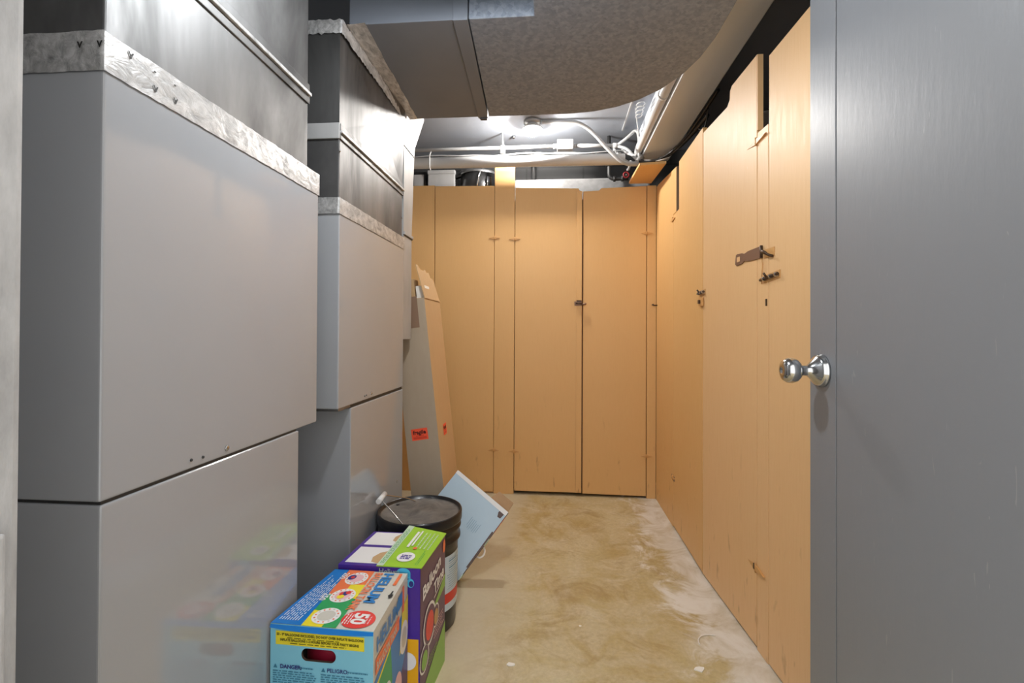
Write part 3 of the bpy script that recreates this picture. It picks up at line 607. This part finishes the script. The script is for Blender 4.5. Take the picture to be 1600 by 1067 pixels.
# ------------------------------------------------------------------ black bucket
bx, by = -.477, 1.705
t = thing('bucket', 'black plastic bucket with lid and blue paper label between cartons and air handler', 'bucket', (bx, by, 0))
prof = [(0, 0), (.124, 0), (.127, .004), (.131, .075), (.131, .11), (.1335, .22), (.1345, .262), (.1365, .30), (.144, .302), (.144, .309), (.1375, .312), (.1385, .338), (.146, .340), (.146, .347), (.1395, .350), (.140, .375)]
b = MB(); b.lathe(prof, (bx, by, 0), 'bucket', seg=64); b.build('pail', t)
b = MB(); ring = []
def band(z0, z1, m, a0=-1.9, a1=1.2, r0=.131, r1=.1345, off=.0008):
    n = 40; rr = lambda z: r0+(r1-r0)*(z-.075)/(.262-.075)+off
    vs = [(bx+rr(z)*math.cos(a0+(a1-a0)*i/n), by+rr(z)*math.sin(a0+(a1-a0)*i/n), z) for z in (z0, z1) for i in range(n+1)]
    b.faces(vs, [(i, i+1, n+2+i, n+1+i) for i in range(n)], m, True)
band(.075, .262, 'bucket_label'); band(.100, .135, 'label_red', off=.0013)
for i in range(14): band(.148+i*.0078, .1492+i*.0078+(.002 if i in (12, 9) else 0), 'bluedim', -.55+random.random()*.1, .05+random.random()*.3 if i % 4 else -.1, off=.0013)
b.build('label', t)['label'] = 'pale blue paper label with a red band'
b = MB(); b.lathe([(.1415, .362), (.148, .362), (.1495, .368), (.1495, .392), (.1475, .3965), (.1435, .397), (.1405, .394), (.1385, .386), (.131, .384), (.02, .3855), (.008, .3895), (0, .3895)], (bx, by, 0), ['bucket']*7+['lid']*4, seg=64); ldb = b.build('lid', t)
b = MB()
a = 2.6; b.tube([(bx+.12*math.cos(a), by+.12*math.sin(a), .384), (bx+.12*math.cos(a), by+.12*math.sin(a), .388)], .006, 'bucket', 8)
b.build('lid_stud', ldb, t)
b = MB(); hp = [(-.350, 1.64, .335), (-.385, 1.56, .374)]
e0 = Vector((bx+.03, by-.145, .345)); e1 = Vector((bx-.02, by+.146, .345)); ap = Vector((-.606, 1.665, .445))
pts = [e0, e0.lerp(ap, .35)+Vector((-.012,-.01,.018)), e0.lerp(ap, .75)+Vector((-.012, -.006, .012)), ap+Vector((.0,-.018,.0)), ap+Vector((0,.022,.002)), e1.lerp(ap, .72)+Vector((-.006,.006,.014)), e1.lerp(ap, .35)+Vector((0,.006,.02)), e1]
b.tube(pts, .0022, 'steel', 8, 2); hd = b.build('bail_handle', t); hd['label'] = 'steel wire bail handle'
b = MB(); b.tube([ap+Vector((0,-.030,-.004)), ap+Vector((0,.034,.002))], .0095, 'porcelain', 14); b.build('grip', hd, t)['label'] = 'white plastic grip'

# ------------------------------------------------------------------ printed cartons in front
class Face:
    # a bilinear patch: p00 (u0 v0), p10, p11, p01
    def __init__(s, p00, p10, p11, p01, off=.0008):
        s.p = [Vector(q) for q in (p00, p10, p11, p01)]; s.n = (s.p[1]-s.p[0]).cross(s.p[3]-s.p[0]).normalized(); s.off = off
    def __call__(s, u, v, k=1):
        a, b_, c, d = s.p; return (a*(1-u)+b_*u)*(1-v) + (d*(1-u)+c*u)*v + s.n*s.off*k
    def quad(s, b, u0, v0, u1, v1, m, k=1): b.poly([s(u0, v0, k), s(u1, v0, k), s(u1, v1, k), s(u0, v1, k)], m)
    def pg(s, b, pts, m, k=1): b.poly([s(u, v, k) for u, v in pts], m)
    def disc(s, b, u, v, ru, rv, m, k=2, n=28): b.poly([s(u+ru*math.cos(2*math.pi*i/n), v+rv*math.sin(2*math.pi*i/n), k) for i in range(n)], m)
    def lines(s, b, u0, u1, v0, v1, n, m, k=2, th=.35, along='u', jit=.25, words=9):
        # rows of small unreadable print
        for i in range(n):
            t = v0+(v1-v0)*(i+.5)/n; h = abs(v1-v0)/n*th/2; x = u0; end = u1-(u1-u0)*random.random()*jit
            while x < end:
                w = abs(u1-u0)/words*random.uniform(.4, 1.2); y = min(x+w, end)
                if along == 'u': s.quad(b, x, t-h, y, t+h, m, k)
                else: s.quad(b, t-h, x, t+h, y, m, k)
                x = y+abs(u1-u0)/words*.22
    def txt(s, b, string, m, u, v, size, du=1, dv=1, rot=0, k=3, bold=.0, align='LEFT', shear=0., sx=1.):
        # size in metres; du/dv: patch width and height in metres; rot in degrees within the patch
        c, w = math.cos(math.radians(rot)), math.sin(math.radians(rot))
        b.text(string, m, lambda x, y: s(u+(x*c-y*w)/du, v+(x*w+y*c)/dv, k), size, bold, shear, align, sx)
# --- helium carton
HZ = .385
TL, TR, BR, BL = (-.623, 1.024), (-.385, 1.015), (-.388, 1.268), (-.590, 1.270)
bTL, bTR, bBR, bBL = TL, TR, BR, BL
t = thing('helium_carton', 'bright blue helium balloon tank carton with a hand hole, nearest the doorway', 'box', (-.5, 1.14, 0))
b = MB()
top = [(*TL, HZ), (*TR, HZ), (*BR, HZ), (*BL, HZ)]; bot = [(*bTL, 0), (*bTR, 0), (*bBR, 0), (*bBL, 0)]
b.faces(top+bot, [(0,1,2,3), (1,5,6,2), (2,6,7,3), (3,7,4,0), (4,7,6,5)], 'palegrey')
fr = Face(bot[0], bot[1], top[1], top[0], 0)
# front wall with the real hand hole: fan strips between the outline and the stadium
hole = []; hu, hv, hw, hh = .475, .838, .112, .036
for i in range(32):
    a = 2*math.pi*i/32; cxx = math.copysign(hw, math.cos(a)) if abs(math.cos(a)) > 1e-6 else 0
    hole.append((hu+cxx+math.cos(a)*hh*HZ/.238*.95, hv+math.sin(a)*hh))
def outer(u, v):
    du, dv = u-hu, v-hv; ts = []
    if abs(du) > 1e-9: ts += [((1-hu)/du if du > 0 else -hu/du)]
    if abs(dv) > 1e-9: ts += [((1-hv)/dv if dv > 0 else -hv/dv)]
    q = min(ts); return (hu+du*q, hv+dv*q)
ring_o = [outer(*h) for h in hole]
cor = [(0,0), (1,0), (1,1), (0,1)]
hv_ = [fr(*h) for h in hole]; ov_ = [fr(*h) for h in ring_o]; n = 32
kf = b.mi('sky'); A = [b.bm.verts.new(v) for v in hv_]; O = [b.bm.verts.new(v) for v in ov_]
for i in range(n):
    j = (i+1) % n; f = [A[i], O[i]]; p0, p1 = ring_o[i], ring_o[j]
    side = lambda p: [abs(p[1]) < 1e-6, abs(p[0]-1) < 1e-6, abs(p[1]-1) < 1e-6, abs(p[0]) < 1e-6]
    if not any(x and y for x, y in zip(side(p0), side(p1))):
        for cc in cor:
            sc = side(cc)
            if any(x and y for x, y in zip(side(p0), sc)) and any(x and y for x, y in zip(side(p1), sc)): f.append(b.bm.verts.new(fr(*cc)))
    f += [O[j], A[j]]; q = b.bm.faces.new(f); q.material_index = kf
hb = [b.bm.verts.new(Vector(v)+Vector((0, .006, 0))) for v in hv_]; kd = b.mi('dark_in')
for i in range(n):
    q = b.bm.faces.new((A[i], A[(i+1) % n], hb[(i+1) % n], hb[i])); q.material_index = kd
F = Face(bot[0], bot[1], top[1], top[0])     # front print
F.quad(b, .055, .885, .915, .963, 'yellow', 1)
F.txt(b, '50 - 9" BALLOONS INCLUDED, DO NOT OVER INFLATE BALLOONS', 'olive', .065, .938, .0074, .238, HZ, 0, 2, .0003, sx=.90)
F.txt(b, 'INFLATE BALLOONS 1-2 HOURS BEFORE YOUR PARTY BEGINS', 'olive', .10, .908, .0074, .238, HZ, 0, 2, .0003, sx=.88)
F.lines(b, .17, .78, .921, .934, 1, 'olive', 2, .3); F.lines(b, .2, .8, .890, .904, 1, 'olive', 2, .3)
F.txt(b, 'DANGER:', 'navy', .10, .752, .012, .238, HZ, 0, 2, .0004); F.lines(b, .29, .47, .754, .768, 1, 'bluedim', 2, .5)
F.txt(b, 'PELIGRO:', 'navy', .56, .752, .012, .238, HZ, 0, 2, .0002); F.lines(b, .76, .95, .754, .768, 1, 'bluedim', 2, .5)
for u in (.035, .505): F.pg(b, [(u, .752), (u+.04, .752), (u+.02, .775)], 'bluedim', 2)
F.lines(b, .03, .46, .50, .742, 19, 'bluedim', 2, .42, jit=.12); F.lines(b, .50, .96, .50, .742, 19, 'bluedim', 2, .42, jit=.12)
T = Face(*top); du, dv = .225, .262             # top print
T.pg(b, [(0, 0), (.30, 0), (.20, 1), (0, 1)], 'royal', 1)
T.pg(b, [(.30, 0), (.64, 0), (.615, .22), (.275, .24)], 'yellow', 1); T.pg(b, [(.275, .24), (.615, .22), (.60, .46), (.252, .52)], 'green', 1)
T.pg(b, [(.252, .52), (.60, .46), (.575, .72), (.23, .70)], 'yellow', 1); T.pg(b, [(.252, .52), (.42, .50), (.40, .74), (.23, .74)], 'orangep', 1.4); T.pg(b, [(.23, .70), (.575, .72), (.55, 1), (.20, 1)], 'orangep', 1)
T.pg(b, [(.50, .0), (.64, 0), (.60, .46), (.52, .42)], 'green', 1.4)
T.lines(b, .06, .96, .24, .03, 8, 'whitep', 2, .34, 'v', .35, 12)
for u, v in ((.215, .52), (.19, .93)): T.txt(b, '250', 'whitep', u, v, .022, du, dv, -90, 2, .0006)
for u, v in ((.455, .16), (.43, .50), (.405, .83)):
    T.disc(b, u, v, .135, .125, 'whitep', 2); T.disc(b, u, v, .085, .078, 'palegrey' if v < .3 else 'pink', 2.6)
    for i in range(14):
        a = i*math.pi/7; T.disc(b, u+.108*math.cos(a), v+.10*math.sin(a), .011, .010, 'orangep' if i % 3 else 'palegrey', 2.8, 6)
T.disc(b, .42, .47, .04, .035, 'yellow', 3.2); T.disc(b, .44, .53, .035, .04, 'navy', 3.1); T.disc(b, .47, .55, .03, .03, 'redp', 3.3); T.disc(b, .40, .52, .02, .03, 'redp', 3.4)
T.disc(b, .34, .84, .05, .05, 'navy', 3.1); T.disc(b, .35, .84, .024, .024, 'redp', 3.4)
T.txt(b, 'BALLOON TANK', 'orangep', .595, .965, .0300, du, dv, -90, 3, .0006, sx=.80)
T.txt(b, 'HELIUM', 'bluetxt', .715, .965, .0390, du, dv, -90, 3, .0014, sx=1.10)
T.quad(b, .905, .74, .945, .97, 'orangep', 2)
T.disc(b, .79, .145, .165, .132, 'redp', 2); T.txt(b, '50', 'whitep', .735, .235, .044, du, dv, -90, 3, .0016)
T.lines(b, .06, .23, .73, .65, 3, 'whitep', 3, .4, 'v', .2, 5); T.lines(b, .08, .22, .92, .86, 2, 'pink', 3, .4, 'v', .2, 4)
T.pg(b, [(.955, .50), (.985, .52), (.985, .57), (.965, .57), (.965, .63), (.95, .63), (.945, .57), (.93, .545)], 'ink', 3)
R_ = Face(bot[1], bot[2], top[2], top[1]); ru, rv = .262, HZ   # right print
R_.quad(b, 0, 0, 1, .62, 'navy', 1); R_.pg(b, [(0, .0), (0, .70), (.55, .78), (1, .80), (1, .55), (.6, .3), (.3, 0)], 'bluetxt', 1.3)
R_.pg(b, [(0, .30), (0, .66), (.45, .74), (.30, .45)], 'yellow', 1.5); R_.pg(b, [(.12, .66), (.45, .72), (.5, .5), (.32, .42)], 'green', 1.6); R_.pg(b, [(.72, .55), (1, .62), (1, .86), (.8, .82)], 'yellow', 1.6)
R_.txt(b, 'HELIUM', 'bluetxt', .06, .855, .046, ru, rv, 0, 3, .0014, sx=.98)
R_.quad(b, .04, .735, .70, .825, 'orangep', 2); R_.txt(b, 'BALLOON TANK', 'palegrey', .06, .755, .024, ru, rv, 0, 3, .0006, sx=.8)
R_.quad(b, .66, .86, .80, .95, 'bluetxt', 2); R_.quad(b, .80, .80, .86, .97, 'orangep', 2)
for u, v, q in ((.86, .62, 'whitep'), (.34, .45, 'whitep'), (.66, .36, 'pink'), (.30, .12, 'whitep')):
    R_.disc(b, u, v, .13, .105, q, 2); R_.disc(b, u, v, .08, .065, 'palegrey' if q == 'whitep' and v > .5 else 'pink', 2.6); R_.disc(b, u+.01, v-.01, .035, .04, 'redp' if v < .5 else 'palegrey', 3)
b.build('carton', t)
b = MB(); fo = Face((top[0][0], top[0][1]-.0, HZ-.001), (top[1][0], top[1][1], HZ-.001), (top[1][0]-.004, top[1][1]-.005, HZ+.001), (top[0][0]+.004, top[0][1]-.004, HZ+.002))
pts0 = [fo(i/10, 0) for i in range(11)]; pts1 = [Vector(p)+Vector((0, -.003-.004*math.sin(math.pi*i/10), -.006-.003*math.sin(math.pi*i/10))) for i, p in enumerate(pts0)]
b.faces(pts0+pts1, [(i, i+1, 12+i, 11+i) for i in range(10)], 'royal', True); b.build('lid_lip', t)
b = MB(); b.lathe([(0, .02), (.085, .02), (.094, .05), (.094, .30), (.07, .345), (.03, .36), (.02, .37), (0, .37)], (-.494, 1.142, 0), 'red_tank', seg=40)
tag(b.build('gas_cylinder'), 'dark red gas cylinder glimpsed through the hand hole of the blue carton', 'tank')
# --- purple party carton
PZ = .395
TL, TR, BR, BL = (-.586, 1.280), (-.356, 1.276), (-.340, 1.500), (-.569, 1.500)
t = thing('purple_carton', 'purple and amber party carton with a lime green top panel behind the blue carton', 'box', (-.46, 1.39, 0))
top = [(*TL, PZ), (*TR, PZ), (*BR, PZ), (*BL, PZ)]; bot = [(*TL, 0), (*TR, 0), (*BR, 0), (*BL, 0)]
b = MB(); b.faces(top+bot, [(0,1,2,3), (2,6,7,3), (3,7,4,0), (4,7,6,5), (0,4,5,1), (1,5,6,2)], 'purple')
F = Face(bot[0], bot[1], top[1], top[0]); F.quad(b, 0, 0, .985, .52, 'amber', 1)
F.disc(b, .80, .965, .085, .035, 'cyan', 2); F.quad(b, .715, .93, .885, .97, 'cyan', 2); F.disc(b, .885, .90, .045, .03, 'cyan', 2); F.disc(b, .895, .895, .028, .02, 'navy', 2.5)
F.disc(b, .77, .70, .085, .055, 'whitep', 2); F.disc(b, .85, .37, .11, .062, 'whitep', 2); F.lines(b, .72, .86, .57, .60, 2, 'pink', 2)
F.txt(b, 'Helium', 'palelime', .50, .955, .02, .23, PZ, 0, 2)
T = Face(*top, off=.0006); T.quad(b, .05, .06, .47, .50, 'whitep', 1); T.quad(b, .05, .57, .47, .97, 'whitep', 1)
T.pg(b, [(.47, .06), (.36, .10), (.33, .22), (.37, .34), (.47, .42)], 'card', 2); T.pg(b, [(.47, .66), (.38, .72), (.37, .84), (.42, .95), (.47, .97)], 'card', 2)
R_ = Face(bot[1], bot[2], top[2], top[1]); R_.quad(b, 0, 0, 1, 1, 'plum', 1)
R_.pg(b, [(0, 0), (1, 0), (1, .32), (0, .11)], 'limeside', 2); R_.pg(b, [(.45, .55), (1, .60), (1, .70), (.5, .585)], 'limeside', 2)
R_.txt(b, 'Balloon', 'whitep', .07, .755, .050, .224, PZ, 10, 3, .0015, shear=.12, sx=1.08); R_.txt(b, 'Time', 'whitep', .50, .672, .046, .224, PZ, 10, 3, .0014, shear=.12)
R_.pg(b, [(.50, .645), (.95, .69), (.95, .697), (.50, .653)], 'whitep', 3)
for u, v, ru_, rv_, q in ((.33, .52, .24, .15, 'redp'), (.58, .50, .13, .085, 'card'), (.14, .34, .17, .095, 'limeside')):
    R_.disc(b, u, v, ru_, rv_, 'whitep', 3); R_.disc(b, u, v, ru_*.86, rv_*.86, 'plum', 3.4); R_.disc(b, u, v-.01, ru_*.62, rv_*.66, q, 4)
R_.disc(b, .93, .925, .055, .05, 'orangep', 3); R_.lines(b, .5, .95, .34, .46, 5, 'pink', 3, .3); R_.lines(b, .3, .7, .22, .29, 3, 'limeside', 3, .3)
b.build('carton', t)
b = MB(); q = [(-.478, 1.277, PZ+.003), (-.352, 1.275, PZ+.003), (-.336, 1.502, PZ+.003), (-.464, 1.532, PZ+.010)]
b.faces(q + [(x, y, z-.0025) for x, y, z in q], [(0,1,2,3), (7,6,5,4), (0,4,5,1), (1,5,6,2), (2,6,7,3), (3,7,4,0)], 'lime')
T = Face(*q, off=.0006); T.quad(b, -.0, 0.0, .15, 1, 'palelime', 1); T.lines(b, .05, .96, .03, .13, 3, 'green', 2, .4, 'v', .1, 12)
T.disc(b, .50, .22, .20, .115, 'whitep', 2); T.lines(b, .385, .62, .16, .27, 3, 'purple', 3, .6, 'u', .1, 3)
T.quad(b, .33, .46, .39, .88, 'whitep', 2); T.quad(b, .42, .50, .46, .92, 'whitep', 2); T.lines(b, .45, .93, .52, .90, 4, 'palelime', 2, .3, 'v', .2); T.disc(b, .55, .45, .05, .03, 'orangep', 2); T.lines(b, .05, .45, .80, .88, 2, 'green', 2, .3, 'v')
b.build('top_flap', t)['label'] = 'lime green printed flap'

# ------------------------------------------------------------------ small things on the floor
b = MB(); b.tube([(.532+.05*math.cos(a), 1.66+.05*math.sin(a), .003) for a in [1.2+i*.3 for i in range(8)]] , .002, 'white_foam', 6, 1)
tag(b.build('string_scrap'), 'short curled white string on the concrete floor by the right cabinet', 'string')
def flake(x, y, r, label):
    b = MB(); n = 9; rs = [r*random.uniform(.55, 1.1) for _ in range(n)]
    b.prism([(x+rs[i]*1.3*math.cos(2*math.pi*i/n), y+rs[i]*.8*math.sin(2*math.pi*i/n)) for i in range(n)], 'z', .0002, .003, 'white_foam')
    tag(b.build('paint_flake'), label, 'paint flake', 'white paint flakes on the floor')
flake(.447, 1.533, .016, 'largest white paint flake on the floor near the right cabinet')
flake(-.13, 1.50, .012, 'pale flake on the floor right of the purple carton')

for o in bpy.data.objects:
    if '_w' in o: del o['_w']
